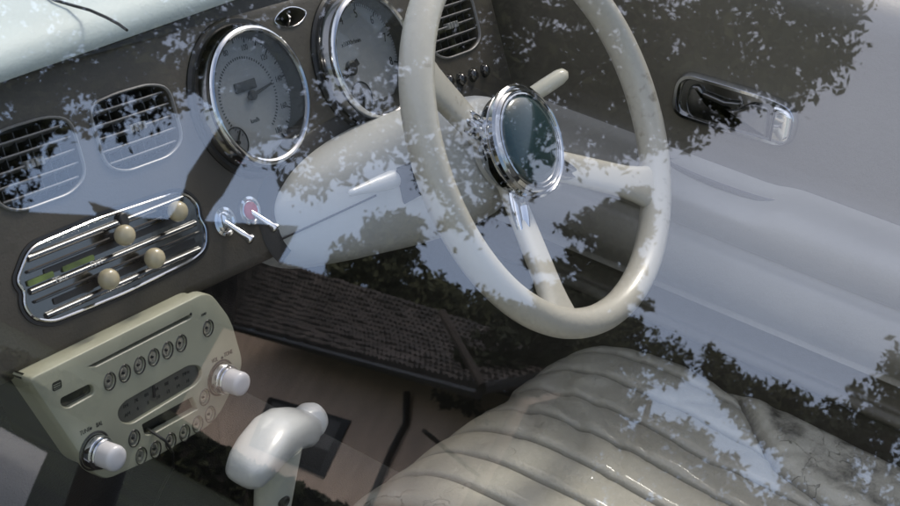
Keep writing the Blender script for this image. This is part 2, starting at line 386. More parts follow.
# ---- gauges
def gauge(cx, cy, kind):
    bm = NB(); r = .0575
    lathe(bm, [(r + .0022, .0128), (r + .0026, .0145), (r + .0018, .0165), (r + .0008, .0182), (r - .0012, .0190), (r - .003, .0178), (r - .0035, .0155)], cx, cy, 96, cap=False)
    g = obj('gauge', bm, chrome, dash, label={'rev': 'right round rev counter with chrome bezel, digits and a small sub dial', 'speed': 'left round speedometer with chrome bezel and dark odometer slot'}[kind])
    bm = NB(); lathe(bm, [(r + .0068, -.001), (r + .0062, .004), (r + .004, .0095), (r + .0018, .0132)], cx, cy, 96, cap=False); obj('housing', bm, mat('smoked_chrome_ring', (.20, .20, .20), .12, 1, bump=.2, bscale=50, bdist=.001), g)
    bm = NB(); lathe(bm, [(r + .012, -.0005), (r + .0118, .0015), (r + .0095, .0035), (r + .0064, .0035)], cx, cy, 96, cap=False); obj('gasket', bm, black, g)
    bm = NB(); lathe(bm, [(r - .0034, .0157), (r - .005, .009), (r - .0062, .001)], cx, cy, 96, cap=False); obj('inner_wall', bm, dark, g)
    bm = NB(); lathe(bm, [(r - .004, .0002), (r - .004, .0010)], cx, cy, 96); obj('dial', bm, dial_m, g, smooth=False)
    W = .0012
    def pol(a, rr): a = R(90 - a); return cx + rr * math.cos(a), cy + rr * math.sin(a)
    def tick(bm, a, r0, r1, w):
        x0, y0 = pol(a, r0); x1, y1 = pol(a, r1); d = Vector((x1 - x0, y1 - y0)).normalized(); nn = Vector((-d.y, d.x)) * w / 2
        loft(bm, [[Vector((x0 + nn.x, y0 + nn.y, z)), Vector((x0 - nn.x, y0 - nn.y, z)), Vector((x1 - nn.x, y1 - nn.y, z)), Vector((x1 + nn.x, y1 + nn.y, z))] for z in (W, W + .0003)])
    def needle(x0, y0, x1, y1, w, z):
        bm = NB(); a = Vector((x0, y0)); b = Vector((x1, y1)); d = (b - a).normalized(); nn = Vector((-d.y, d.x)); t = a - d * (b - a).length * .28
        loft(bm, [P3([(t.x + nn.x * w, t.y + nn.y * w), (t.x - nn.x * w, t.y - nn.y * w), (b.x - nn.x * w * .45, b.y - nn.y * w * .45), (b.x + nn.x * w * .45, b.y + nn.y * w * .45)], zz) for zz in (z, z + .001)])
        lathe(bm, [(w * 2.3, W), (w * 2.3, z + .0008), (w * 1.7, z + .0022)], x0, y0, 24)
        return bm
    bm = NB()
    if kind == 'rev':
        for k in range(0, 81): tick(bm, -150 + 3.2 * k, .0485 if k % 10 else .0455, .0512, .0005 if k % 10 else .0015)
        obj('dial_ticks', bm, ink, g, smooth=False)
        L = []
        for k in range(0, 9):
            x, y = pol(-150 + 32 * k, .0415); L.append(text(str(k), .0118 if k > 3 else .0095, T(x, y, W, 0, .78), None))
        L.append(text('x1000r/min', .0062, T(cx - .010, cy + .017, W), None))
        join('dial_lettering', L, g)
        x0, y0 = D(352, 68, .003); x1, y1 = D(334, 83, .003)
        obj('needle', needle(x0, y0, x1 - .006, y1 - .008, .0030, .0032), ink, g)
        sx, sy = D(361, 97); bm = NB(); lathe(bm, [(.0145, .0011), (.0145, .002), (.0137, .002), (.0137, .0015)], sx, sy, 40, cap=False); sg = obj('small_dial', bm, ink, g)
        bm = NB(); lathe(bm, [(.0137, .0011), (.0137, .0014)], sx, sy, 40); obj('small_dial_face', bm, mat('small_dial', (.13, .13, .135), .5), g, smooth=False)
        obj('small_needle', needle(sx, sy, sx - .003, sy - .012, .0011, .0024), ink, g)
    else:
        for k in range(0, 91): tick(bm, -145 + 290 / 90 * k, .0495 if k % 5 else .047, .0512, .0005 if k % 5 else .0013)
        for k in range(0, 61): tick(bm, -145 + 290 / 60 * k, .0330, .0352, .0009)
        obj('dial_ticks', bm, ink, g, smooth=False)
        L = []
        for k in range(0, 10):
            x, y = pol(-145 + 290 / 9 * k, .0425); L.append(text(str(20 * k), .0072, T(x, y, W, 0, .8), None))
        L.append(text('km/h', .0055, T(cx, cy - .020, W), None))
        join('dial_lettering', L, g)
        ox, oy = D(244, 86); bm = NB(); plate(bm, rrect(.026, .0085, .0008, ox, oy), [(0, .001), (0, .0022), (.0006, .0024)]); obj('odometer', bm, black, g)
        x0, y0 = D(253, 95, .003); x1, y1 = D(271, 83, .003)
        obj('needle', needle(x0, y0, x1, y1, .0019, .0032), ink, g)
        sx, sy = D(236, 143); bm = NB(); lathe(bm, [(.0135, .0011), (.0135, .002), (.0127, .002), (.0127, .0015)], sx, sy, 40, cap=False); obj('small_dial', bm, ink, g)
        bm = NB(); lathe(bm, [(.0127, .0011), (.0127, .0014)], sx, sy, 40); obj('small_dial_face', bm, mat('small_dial', (.13, .13, .135), .5), g, smooth=False)
        obj('small_needle', needle(sx, sy, sx + .006, sy + .009, .0009, .0024), ink, g)
    bm = NB(); lathe(bm, [(r - .004, .0150), (r - .004, .0160)], cx, cy, 64); obj('lens', bm, lens_m, g, smooth=False)
gauge(-.0065, .001, 'speed'); gauge(.1535, .0015, 'rev')

# ---- heater panel
TL = (-.279, -.0615); cl = [(-.2865, -.070), (-.268, -.0515), (-.200, -.0495), (-.118, -.0525), (-.106, -.057), (-.0985, -.068), (-.1015, -.0775), (-.0975, -.087), (-.103, -.102), (-.12, -.1065), (-.200, -.1085), (-.268, -.1065), (-.283, -.0985), (-.287, -.088), (-.2825, -.0785)]
cl = rpoly(cl, .010, 5)[::-1]
bm = NB(); ringplate(bm, cl, [(-.0020, 0), (-.0017, .0020), (-.0008, .0028), (.0002, .0024), (.0006, 0.0004)])
cp = obj('heater_panel', bm, chrome, dash, label='chrome ribbed heater panel with four ivory slider knobs')
bm = NB(); ringplate(bm, cl, [(-.0052, 0), (-.005, .0012), (-.0028, .0014), (-.0026, 0)]); obj('gasket', bm, black, cp)
bm = NB(); plate(bm, cl, [(.0005, .0002), (.0006, .0008)]); obj('backplate', bm, mat('smoked_chrome', (.16, .16, .155), .16, 1, bump=.3, bscale=40, bdist=.001), cp, smooth=False)
for yy, hh, x0, x1 in ((-.0575, .0030, -.272, -.112), (-.0665, .0014, -.276, -.112), (-.0805, .0028, -.279, -.106), (-.0885, .0014, -.278, -.105), (-.1015, .0028, -.272, -.110)):
    bm = NB(); loft(bm, [[Vector((x, yy + hh * c_, s_)) for c_, s_ in ((-1, .0004), (-.8, .0022), (-.3, .0034), (.3, .0034), (.8, .0022), (1, .0004))] for x in (x0, x0 + .003, x1 - .003, x1)]); obj('chrome_rib', bm, chrome_worn, cp)
for yy, x0, x1 in ((-.0715, -.262, -.118), (-.094, -.262, -.112)):
    bm = NB(); plate(bm, rrect(x1 - x0, .0050, .0015, (x0 + x1) / 2, yy), [(0, .0006), (0, .0018)]); obj('slider_slot', bm, black, cp, smooth=False)
for x0, x1 in ((-.279, -.255), (-.246, -.215)):
    bm = NB(); plate(bm, rrect(x1 - x0, .0042, .001, (x0 + x1) / 2, -.0745), [(0, .0012), (0, .0026)]); obj('scale_strip', bm, strip_m, cp, smooth=False)
lt = mat('pale_print', (.5, .5, .48), .6)
text('Face', .0062, T(-.2515, -.0795, .0048), cp, lt); text('Foot', .0062, T(-.2165, -.0790, .0048), cp, lt)
for (px, py) in ((179, 211), (126, 235), (156, 258), (110, 279)):
    kx, ky = D(px, py, .016); bm = NB()
    lathe(bm, [(.0055, .0088), (.0074, .0108), (.0082, .0138), (.0080, .0168), (.0066, .0196), (.0042, .0212), (.0016, .0217)], kx, ky, 28)
    k = obj('slider_knob', bm, ivory_knob, cp, angle=60)
    bm = NB(); tube(bm, [(kx, ky, .001), (kx, ky, .0095)], .0035, 10); obj('stem', bm, black, k)
# small white oval button + disc above the left knob
bx, by = D(121, 220); bm = NB(); plate(bm, rrect(.0085, .011, .004, bx, by), [(0, .001), (0, .0042), (.001, .005)]); obj('button', bm, dark, cp)

# ---- toggles with chrome escutcheons
for i, (px, py) in enumerate(((223, 222), (248, 211))):
    x, y = D(px, py); bm = NB(); lathe(bm, [(.0128, 0), (.0122, .003), (.0098, .0036), (.0085, .0026), (.007, .0034)], x, y, 32, sx=1)
    t = obj('toggle_switch', bm, chrome, dash, label=('left chrome toggle with a clear base', 'right chrome toggle with a red base')[i])
    if i:
        bm = NB(); lathe(bm, [(.0078, .0028), (.0075, .0042), (.005, .0048)], x, y, 28); obj('ring_cap', bm, red_m, t)
    bm = NB(); tip = Vector((x + .008, y - .020, .018)); b0 = Vector((x, y, .002)); P = [b0.lerp(tip, q) for q in (0, .3, .6, .85, .93, 1, 1.05)]
    tube(bm, P, [.0022, .0024, .0029, .0034, .0046, .0046, .002], 14); obj('toggle_lever', bm, chrome, t)

# ---- four oval pilot buttons at the right end
for i, (px, py) in enumerate(((448, 81), (460, 79.5), (472, 75), (484, 70.5))):
    x, y = D(px, py); bm = NB(); lathe(bm, [(.0074, 0), (.0070, .0016), (.0060, .0016)], x, y, 28, sx=.88); b = obj('warning_light', bm, chrome_worn, dash)
    bm = NB(); lathe(bm, [(.0062, .001), (.0058, .0042), (.0042, .0060), (.0018, .0068)], x, y, 28, sx=.88); obj('dark_cap', bm, mat('smoked_cap', (.012, .01, .01), .08, coat=1), b, angle=60)

# ---- arched opening round the column: dark band standing in for its shadow gap
def arch(k, a):
    c, q = math.cos(a), math.sin(a); e = .85
    return Vector((.1555 + (.176 + k) * math.copysign(abs(c) ** e, c), -.1063 + ((.052 if q >= 0 else .067) + k) * math.copysign(abs(q) ** e, q), 0))
bm = NB(); loft(bm, [[arch(k, R(-22 + 224 * i / 70)) + Vector((0, 0, w)) for i in range(71)] for k, w in ((.016, .0003), (.014, .0016), (-.004, .0016), (-.005, .0003))], closed=False)
obj('column_shadow_gap', bm, dark, dash)

# ================================================================== STEERING COLUMN
TW = R(33.4); W0 = Vector((.33, 0, .90)); nw = Vector((0, -math.cos(TW), math.sin(TW))); uw = Vector((0, math.sin(TW), math.cos(TW)))
WM = mk(W0, Vector((1, 0, 0)), uw, nw)
colm = empty('steering_column', WM, 'smooth cream steering column shroud between the wheel and the gauges', 'steering column')
def section(w, top, bot, d, n=56, cx=-.01):
    out = []
    for i in range(n):
        a = 2 * math.pi * i / n; c, s = math.cos(a), math.sin(a); e = .85
        out.append(Vector((cx + w * math.copysign(abs(c) ** e, c), (top if s >= 0 else bot) * math.copysign(abs(s) ** e, s), -d)))
    return out
S = [(.030, .025, .03, .043), (.042, .036, .044, .045), (.047, .040, .050, .050), (.053, .043, .058, .060), (.060, .045, .066, .075), (.072, .047, .070, .095), (.092, .049, .072, .115), (.118, .051, .072, .132), (.146, .052, .070, .146), (.164, .052, .068, .156), (.176, .051, .067, .166), (.184, .046, .064, .20)]
up = []; 
bm = NB(); loft(bm, [section(*q) for q in S]); obj('shroud', bm, hood_m, colm, angle=70)
# parting line around the middle of the shroud's sides
bm = NB()
for sgn in (-1,):
    path = []
    for w, t_, b_, d in S[6:-1]: path.append(Vector((-.01 + sgn * (w + .0002), -.006 - .12 * max(0, d - .08), -d)))
    tube(bm, path, .0009, 6)
obj('parting_line', bm, ink, colm)
Wi = WM.inverted()
sl = [Wi @ onx(.245, *p) for p in ((395, 168), (410, 163), (423, 194), (403, 205))]
bm = NB(); c = sum(sl, Vector()) / 4; nx = Vector((-1, 0, .35)).normalized()
loft(bm, [[p - nx * .012 for p in sl], [p + nx * .003 for p in sl]]); 
bmesh.ops.bevel(bm, geom=[e for e in bm.edges], offset=.002, segments=2, affect='EDGES', clamp_overlap=True)
obj('stalk_gaiter', bm, black, colm)
bm = NB(); a = Wi @ onx(.268, 412, 173); b = Wi @ onx(.185, 350, 193); P = [a.lerp(b, q) for q in (0, .12, .3, .5, .7, .85, .95, 1.0, 1.02)]
tube(bm, P, [.0074, .0084, .0083, .0072, .0056, .0042, .0034, .0028, .001], 18); obj('indicator_stalk', bm, white_m, colm, angle=60)
bm = NB(); a = Wi @ onx(.37, 512, 108); b = Wi @ onx(.43, 567, 72); P = [a.lerp(b, q) for q in (0, .3, .6, .85, .95, 1.0)]
tube(bm, P, [.007, .0074, .0078, .0076, .006, .002], 18); obj('wiper_stalk', bm, ivory, colm, angle=60)

# ================================================================== STEERING WHEEL
wheel = empty('steering_wheel', WM, 'large thin rimmed ivory steering wheel with three spokes and round chrome hub', 'steering wheel')
wear_iv = mat('worn_ivory', (.47, .445, .375), .33, bump=.12, bscale=60, coat=.25, bdist=.001)
# grime on the wheel rim
n = wear_iv.node_tree.nodes; l = wear_iv.node_tree.links; p = n['Principled BSDF']; tc = n.new('ShaderNodeTexCoord')
t = n.new('ShaderNodeTexNoise'); t.inputs['Scale'].default_value = 90; t.inputs['Detail'].default_value = 6; l.new(tc.outputs['Object'], t.inputs['Vector'])
t2 = n.new('ShaderNodeTexNoise'); t2.inputs['Scale'].default_value = 9; l.new(tc.outputs['Object'], t2.inputs['Vector'])
mu = n.new('ShaderNodeMath'); mu.operation = 'ADD'; l.new(t.outputs[0], mu.inputs[0]); l.new(t2.outputs[0], mu.inputs[1])
mr = n.new('ShaderNodeMapRange'); mr.inputs[1].default_value = 1.22; mr.inputs[2].default_value = 1.42; l.new(mu.outputs[0], mr.inputs[0])
mx = n.new('ShaderNodeMix'); mx.data_type = 'RGBA'; mx.inputs[6].default_value = (.47, .445, .375, 1); mx.inputs[7].default_value = (.22, .19, .14, 1)
l.new(mr.outputs[0], mx.inputs[0]); l.new(mx.outputs[2], p.inputs['Base Color'])
WC = (.0125, -.008); RW = .1735
bm = NB(); secs = []
for i in range(128):
    a = 2 * math.pi * i / 128; c, s = math.cos(a), math.sin(a); row = []
    for j in range(20):
        b = 2 * math.pi * j / 20; rr = RW + .0135 * math.cos(b); row.append(Vector((WC[0] + rr * c, WC[1] + rr * s, .0155 * math.sin(b))))
    secs.append(row)
loft(bm, secs, loop=True, cap=False); rim = obj('rim', bm, wear_iv, wheel, angle=80)
# finger grips behind the rim are scalloped in pairs
HC = Vector((-.008, -.010, -.030))
for ang in (-34, -115, 148):
    a = R(ang); d = Vector((math.cos(a), math.sin(a), 0)); q = Vector((-d.y, d.x, 0)); h0 = Vector((HC.x, HC.y, -.036))
    end = Vector((WC[0], WC[1], 0)) + d * (RW - .001); bm = NB(); secs = []
    for k in range(13):
        t = k / 12; c0 = h0.lerp(end, t) + d * (.03 * (1 - t)); wdt = .0145 + .002 * t + .010 * max(0, (t - .7) / .3) ** 2; th = .0065 + .002 * t
        secs.append([c0 + q * wdt * math.copysign(abs(math.cos(u)) ** .7, math.cos(u)) + Vector((0, 0, th * math.copysign(abs(math.sin(u)) ** .8, math.sin(u)))) for u in [2 * math.pi * i / 20 for i in range(20)]])
    loft(bm, secs); obj('spoke', bm, wear_iv, wheel, angle=60)
    bm = NB(); secs = []
    for k in range(9):
        t = k / 8; c0 = h0 + d * (.042 + .046 * t) + Vector((0, 0, .0100 + .006 * t)); wdt = .0118 * math.sqrt(max(.02, 1 - ((t - .35) / .68) ** 2)); th = .0055 * math.sqrt(max(.03, 1 - ((t - .35) / .68) ** 2))
        secs.append([c0 + q * wdt * math.cos(u) + Vector((0, 0, th * math.sin(u) + (.0013 * math.cos(5 * u) * wdt / .0118 if math.sin(u) > 0 else 0))) for u in [2 * math.pi * i / 40 for i in range(40)]])
    loft(bm, secs); obj('spoke_trim', bm, chrome, wheel, angle=60)
bm = NB(); lathe(bm, [(.041, -.012), (.045, -.006), (.0455, -.001), (.0475, .0005), (.0478, .004), (.0462, .0052), (.0495, .0075), (.0515, .0105), (.0515, .0140), (.0495, .0158), (.0482, .0146), (.0474, .0158), (.0455, .0178), (.0442, .0176), (.0434, .0160), (.0426, .0168), (.0412, .0172), (.0400, .0150)], HC.x, HC.y, 72, cap=False)
hub = obj('hub', bm, mat('hub_chrome', (.50, .51, .52), .06, 1, bump=.1, bscale=25, bdist=.001), wheel, angle=28); hub.location = (0, 0, -.022)
bm = NB(); lathe(bm, [(.0405, .0145), (.0400, .0162), (.0370, .0185), (.030, .0208), (.020, .0224), (.010, .0232), (.003, .0234)], HC.x, HC.y, 64); obj('horn_button', bm, teal_m, hub, angle=60)
bm = NB(); lathe(bm, [(.038, -.02), (.040, -.008)], HC.x, HC.y, 40); obj('hub_sleeve', bm, hood_m, hub)

# ================================================================== RADIO
TR = R(10); nr = Vector((0, -math.cos(TR), math.sin(TR))); ur = Vector((0, math.sin(TR), math.cos(TR)))
RO = G1 + ud * -.13 + nd * .018
RM = mk(RO, Vector((1, 0, 0)), ur, nr); Ri = RM.inverted()
def Q(px, py, w=0):
    p = Ri @ hit(px, py, RO + nr * w, nr); return p.x, p.y
radio = empty('car_radio', RM, 'pale ivory car radio with two white knobs and small round buttons', 'radio')
oc = [Q(*p) for p in ((25, 378), (206, 289), (228, 318), (241, 364), (213, 421), (150, 458), (103, 479), (88, 471))]
oc = rpoly(oc[::-1], [.006, .008, .012, .016, .012, .012, .014, .006], 5)
def quadhole(pl, r): return rpoly([Q(*p) for p in pl], r, 4)
slot = quadhole([(82, 366), (186, 313), (189, 315), (187, 318), (92, 366)], .0015)
disp = quadhole([(113, 410), (120, 400), (186, 363), (197, 364), (200, 374), (193, 384), (127, 424), (116, 421)], [.006] * 8)
cass = quadhole([(138, 423), (189, 395), (195, 408), (148, 434), (141, 434)], .0015)
ind = quadhole([(56, 397), (86, 382), (91, 385), (91, 393), (64, 408), (57, 405)], .0045)
btn = [(106, 380), (121, 372), (136, 364), (150, 356), (164, 349), (177.5, 342), (204.5, 327), (201, 396), (206.5, 413), (194, 423), (181, 431.5), (167, 440), (152, 448), (137.5, 454.5), (130.5, 437)]
bt = [Q(*p) for p in btn]
bm = NB()
def bhole(x, y): return [(x + .0056 * math.cos(t), y + .0068 * math.sin(t)) for t in [2 * math.pi * i / 24 for i in range(24)]]
holed(bm, inset(oc, .002), [slot, disp, cass, ind] + [bhole(*b) for b in bt], .004, .006)
loft(bm, [P3(inset(oc, .002), .004), P3(inset(oc, .0007), .0035), P3(oc, .002), P3(oc, -.006), P3(inset(oc, .004), -.0075), P3(inset(oc, .004), -.03)], cap=False)
bmesh.ops.remove_doubles(bm, verts=bm.verts[:], dist=1e-6)
rp = obj('faceplate', bm, radio_m, radio, angle=30)
bm = NB(); plate(bm, inset(oc, .003), [(0, -.0045), (0, -.0040)]); obj('backing', bm, black, radio, smooth=False)
bm = NB(); plate(bm, inset(oc, .006), [(0, -.16), (0, -.008)]); obj('chassis', bm, dark, radio, smooth=False)
bm = NB(); plate(bm, disp, [(.0008, -.004), (.0008, .0005)]); dsp = obj('tuning_display', bm, lcd_m, radio, smooth=False)
L = []
dx0, dy0 = Q(123, 417); dx1, dy1 = Q(193, 378); dd = Vector((dx1 - dx0, dy1 - dy0)); ra = math.atan2(dd.y, dd.x)
for k, s_ in enumerate(['FM', '76', '80', '84', '88', '90', 'MHz']): L.append(text(s_, .0042, T(dx0 + dd.x * (k + .3) / 7, dy0 + dd.y * (k + .3) / 7 + .0078, .0006, ra), None))
for k, s_ in enumerate(['AM', '6', '8', '10', '12', '14', '16']): L.append(text(s_, .0042, T(dx0 + dd.x * (k + .3) / 7 + .001, dy0 + dd.y * (k + .3) / 7 + .0005, .0006, ra), None))
join('scale_lettering', L, dsp)
nx_, ny_ = Q(153, 391); bm = NB(); plate(bm, rrect(.0022, .0105, .0005, nx_, ny_, rot=ra * 0), [(0, .0006), (0, .0016)]); obj('tuning_pointer', bm, ink, dsp, smooth=False)
bm = NB(); plate(bm, ind, [(.0008, -.004), (.0009, .0004)]); iw = obj('display_window', bm, mat('smoked_window', (.02, .022, .018), .12, coat=.8), radio, smooth=False)
for (x, y) in bt:
    bm = NB(); plate(bm, bhole(x, y), [(.0007, -.004), (.0007, .0012), (.0012, .0026), (.0024, .0030), (.004, .0026)]); b = obj('push_button', bm, mat('button_metal', (.42, .41, .36), .22, .8, bump=.3, bscale=90, bdist=.001), radio, angle=50)
    bm = NB(); plate(bm, rrect(.0024, .0016, .0004, x - .0005, y), [(0, .0029), (0, .0034)]); obj('mark', bm, ink, b, smooth=False)
    bm = NB(); ringplate(bm, bhole(x, y), [(-.0007, .0040), (-.0005, .0046), (.0001, .0046), (.0003, .0036)]); obj('button_ring', bm, chrome_worn, b)
for i, (px, py) in enumerate(((93, 450), (219, 377))):
    x, y = Q(px, py, .002); bm = NB(); lathe(bm, [(.0155, .0038), (.0155, .0045), (.0145, .0052), (.0138, .0045), (.0138, .0042)], x, y, 40, cap=False); k = obj('radio_knob', bm, black, radio)
    bm = NB(); lathe(bm, [(.0132, .004), (.0132, .010), (.0126, .0112), (.0118, .0112), (.0118, .0135), (.011, .0145), (.0095, .0145)], x, y, 40); obj('knob_ring', bm, chrome, k)
    bm = NB(); lathe(bm, [(.0098, .012), (.0101, .0150), (.0101, .0250), (.0094, .0272), (.0075, .0284), (.004, .0288)], x, y, 40); obj('knob_cap', bm, mat('white_knob', (.62, .60, .60), .3, coat=.3), k, angle=50)
def rtext(s, px, py, size): x, y = Q(px, py); return text(s, size, T(x, y, .0042, 0, .72), None)
for w_ in (('TUNE', 81, 430, .0052), ('BAL', 95.5, 422.6, .0052), ('VOL', 211, 359, .0052), ('TONE', 224.5, 352, .0052), ('LOAD', 200, 313, .003)): rtext(*w_).parent = rp
for px, py in ((86.8, 427), (218.3, 356.5), (187, 313)):
    bm = NB(); x, y = Q(px, py); lathe(bm, [(.0012, .0041), (.0012, .0044)], x, y, 14); obj('printed_dot', bm, ink, rp, smooth=False)
x, y = Q(53, 384); bm = NB(); ringplate(bm, rrect(.0085, .0066, .0015, x, y), [(0, .0041), (0, .0044), (.0008, .0044), (.0008, .0041)])
for q in (-.0015, .0002, .0019): plate(bm, rrect(.0062, .0008, .0002, x, y + q), [(0, .0041), (0, .0044)])
obj('disc_mark', bm, ink, rp, smooth=False)
# aux cable hanging out of the cassette slot
cx_, cy_ = Q(150, 432); cab = [RM @ Vector((cx_ + a, cy_ + b, c)) for a, b, c in ((-.002, .004, -.002), (0, 0, .006), (.004, -.006, .012), (.009, -.018, .014), (.012, -.034, .010), (.010, -.06, -.005), (.004, -.10, -.02), (-.004, -.16, -.03))]
bm = NB(); tube(bm, [p - cab[0] for p in cab], .0012, 8); c_ = obj('audio_cable', bm, black); c_.location = cab[0]; props(c_, 'thin black cable hanging from the slot of the ivory radio', 'cable')

# radio pod / console cheeks behind the faceplate
pod = empty('centre_console', (-.03, .2, .25), 'dark centre console standing below the radio', 'console')
bm = NB(); po = Vector((-.03, .2, .25))
x0, x1 = RO.x - .31 + .0, RO.x - .085
rows = [(.205, .80), (.165, .77), (.18, .67), (.20, .56), (.22, .50), (.40, .50), (.40, .84)]
loft(bm, [[Vector((x, y, z)) - po for y, z in rows] for x in (-.13, .06)]); obj('console_body', bm, carpet, pod, smooth=False)

# ================================================================== SHIFT LEVER
sx0 = -.01; A = onx(-.058, 247, 462); B = onx(.047, 306, 428); C0 = onx(-.008, 279, 447)
shift = empty('gear_lever', Vector((-.008, C0.y, .55)), 'white moulded T handle gear lever rising from the dark console', 'gear lever'); so = shift.location
bm = NB(); secs = []
K = [(-.10, .30, .26), (-.085, .55, .48), (-.04, .80, .72), (.02, .92, .86), (.15, 1.0, 1.0), (.35, 1.0, 1.10), (.55, .96, 1.08), (.75, .88, 1.0), (.92, .84, .95), (1.0, .74, .82), (1.03, .5, .5)]
for t, a, b in K:
    c0 = A.lerp(B, t) + Vector((0, 0, .010 * math.sin(math.pi * max(0, min(1, t)))))
    secs.append([c0 - so + Vector((0, .0205 * a * math.copysign(abs(math.cos(u)) ** .72, math.cos(u)) - .004 * math.sin(u), .0180 * b * math.copysign(abs(math.sin(u)) ** .72, math.sin(u)) - .007 * max(0, .4 - t) / .4)) for u in [2 * math.pi * i / 28 for i in range(28)]])
loft(bm, secs); obj('grip', bm, white_m, shift, angle=80)
bm = NB(); e0 = B - so + Vector((-.004, 0, .004)); tube(bm, [e0, e0 + Vector((.010, 0, .001)), e0 + Vector((.016, 0, .001)), e0 + Vector((.018, 0, .001))], [.0150, .0150, .0125, .007], 24); obj('release_button', bm, white_m, shift, angle=50)
bm = NB(); secs = []
tp = C0 - so
for q, (w, dpt) in ((0, (.021, .016)), (-.02, (.019, .015)), (-.045, (.0175, .0135)), (-.072, (.0155, .012)), (-.080, (.012, .010)), (-.083, (.006, .006))):
    secs.append([tp + Vector((w * math.cos(u), dpt * math.sin(u), q)) for u in [2 * math.pi * i / 24 for i in range(24)]])
loft(bm, secs); obj('neck', bm, mat('neck_ivory', (.42, .42, .35), .4, coat=.1), shift, angle=60)
bm = NB(); e1_ = B - so + Vector((-.0035, 0, .004)); tube(bm, [e1_ + Vector((.0035, 0, 0)), e1_ + Vector((.0045, 0, 0))], .01515, 24); obj('button_seam', bm, dark, shift)
sc = tp + Vector((-.004, -.0138, -.042)); bm = NB()
loft(bm, [[sc + Vector((r * math.cos(u), w, r * math.sin(u))) for u in [2 * math.pi * i / 20 for i in range(20)]] for r, w in ((.0052, .003), (.0052, -.0012), (.0040, -.0018), (.0030, -.0008), (.0012, -.0006))])
obj('screw', bm, dark, shift)
bm = NB(); tube(bm, [tp + Vector((0, 0, -.08)), Vector((0, 0, 0))], .006, 12); obj('lever_rod', bm, chrome, shift)

# ================================================================== DRIVER'S SEAT
seat = empty('driver_seat', (.366, -.3, .25), 'pleated khaki leather car seat cushion, creased and worn on its door side', 'seat'); se = seat.location
XL, XR = .135, .592; NX, NS = 420, 190
prof = [(.03, .36), (.045, .42), (.045, .48), (.036, .530), (.018, .565), (-.008, .588), (-.040, .5995), (-.08, .604), (-.14, .604), (-.22, .600), (-.32, .596), (-.45, .594), (-.62, .596)]
# arc-length resample
ln = [0]
for a, b in zip(prof, prof[1:]): ln.append(ln[-1] + math.hypot(b[0] - a[0], b[1] - a[1]))
def profat(s):
    s = max(0, min(s, ln[-1] - 1e-6)); i = 0
    while ln[i + 1] < s: i += 1
    t = (s - ln[i]) / (ln[i + 1] - ln[i])
    def cr(k): 
        p0, p1, p2, p3 = [prof[max(0, min(len(prof) - 1, i + q))][k] for q in (-1, 0, 1, 2)]
        return .5 * ((2 * p1) + (-p0 + p2) * t + (2 * p0 - 5 * p1 + 4 * p2 - p3) * t * t + (-p0 + 3 * p1 - 3 * p2 + p3) * t ** 3)
    return cr(0), cr(1)
def bolster_x(y):        # the piping between pleats and side bolster swings inwards towards the back
    pts = [(-.9, .43), (-.40, .432), (-.317, .436), (-.254, .455), (-.21, .500), (-.17, .545), (-.12, .572), (.1, .575)]
    for (a, xa), (b, xb) in zip(pts, pts[1:]):
        if y <= b: return xa + (xb - xa) * (y - a) / (b - a)
    return .575
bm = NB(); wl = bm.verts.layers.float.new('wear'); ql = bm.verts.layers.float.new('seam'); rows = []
for j in range(NS + 1):
    s = ln[-1] * (j / NS) ** 1.05; y, z = profat(s); y2, z2 = profat(s + .004); ty, tz = y2 - y, z2 - z; tl = math.hypot(ty, tz) or 1; ny, nz = -tz / tl * -1, -ty / tl
    ny, nz = tz / tl, -ty / tl
    row = []
    bx_ = bolster_x(y)
    for i in range(NX + 1):
        x = XL + (XR - XL) * i / NX
        edge = max(0, (x - .52) / (XR - .52)); dl = max(0, (.165 - x) / .03)
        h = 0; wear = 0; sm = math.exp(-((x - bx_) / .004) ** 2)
        if x < bx_:
            ph = (x - .155) / .0522; fr = ph - math.floor(ph)
            fs = fr ** .8; h = .0072 * (1 - abs(2 * fs - 1) ** 4.2) - .007 * math.exp(-((min(fr, 1 - fr)) / .022) ** 2)
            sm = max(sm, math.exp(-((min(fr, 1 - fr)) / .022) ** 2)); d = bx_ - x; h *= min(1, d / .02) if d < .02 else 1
        else:
            d = x - bx_; h = .012 * min(1, d / .03) * (2 - min(1, d / .03)) ; wear = min(1, d / .03) * min(1, max(0, (-.13 - y) / .08))
        h -= .008 * math.exp(-((x - bx_) / .005) ** 2)
        q = Vector((x * 9, s * 7, 0)); h += .0032 * noise.noise(q) + .0016 * noise.noise(q * 3.1)
        # short crossing wrinkles
        wv = noise.noise(Vector((x * 6 + 3, s * 34 + 4 * noise.noise(Vector((x * 8, s * 3, 1))), 2))); h -= .0052 * max(0, wv - .10) * (1.5 if x > .33 else 1); wv2 = noise.noise(Vector((x * 30, s * 12 + x * 9, 7))); h -= .0016 * max(0, wv2)
        drop = -.075 * edge ** 2.6 * (1 if y < .0 else 1) - .03 * dl ** 2
        front = -.050 * edge ** 2 * math.exp(-((y + .02) / .07) ** 2)
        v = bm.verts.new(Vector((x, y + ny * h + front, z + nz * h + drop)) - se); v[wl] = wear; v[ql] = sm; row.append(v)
    rows.append(row)
for a, b in zip(rows, rows[1:]):
    for i in range(NX): bm.faces.new((a[i], a[i + 1], b[i + 1], b[i]))
cu = obj('cushion', bm, leather_m, seat, angle=180)
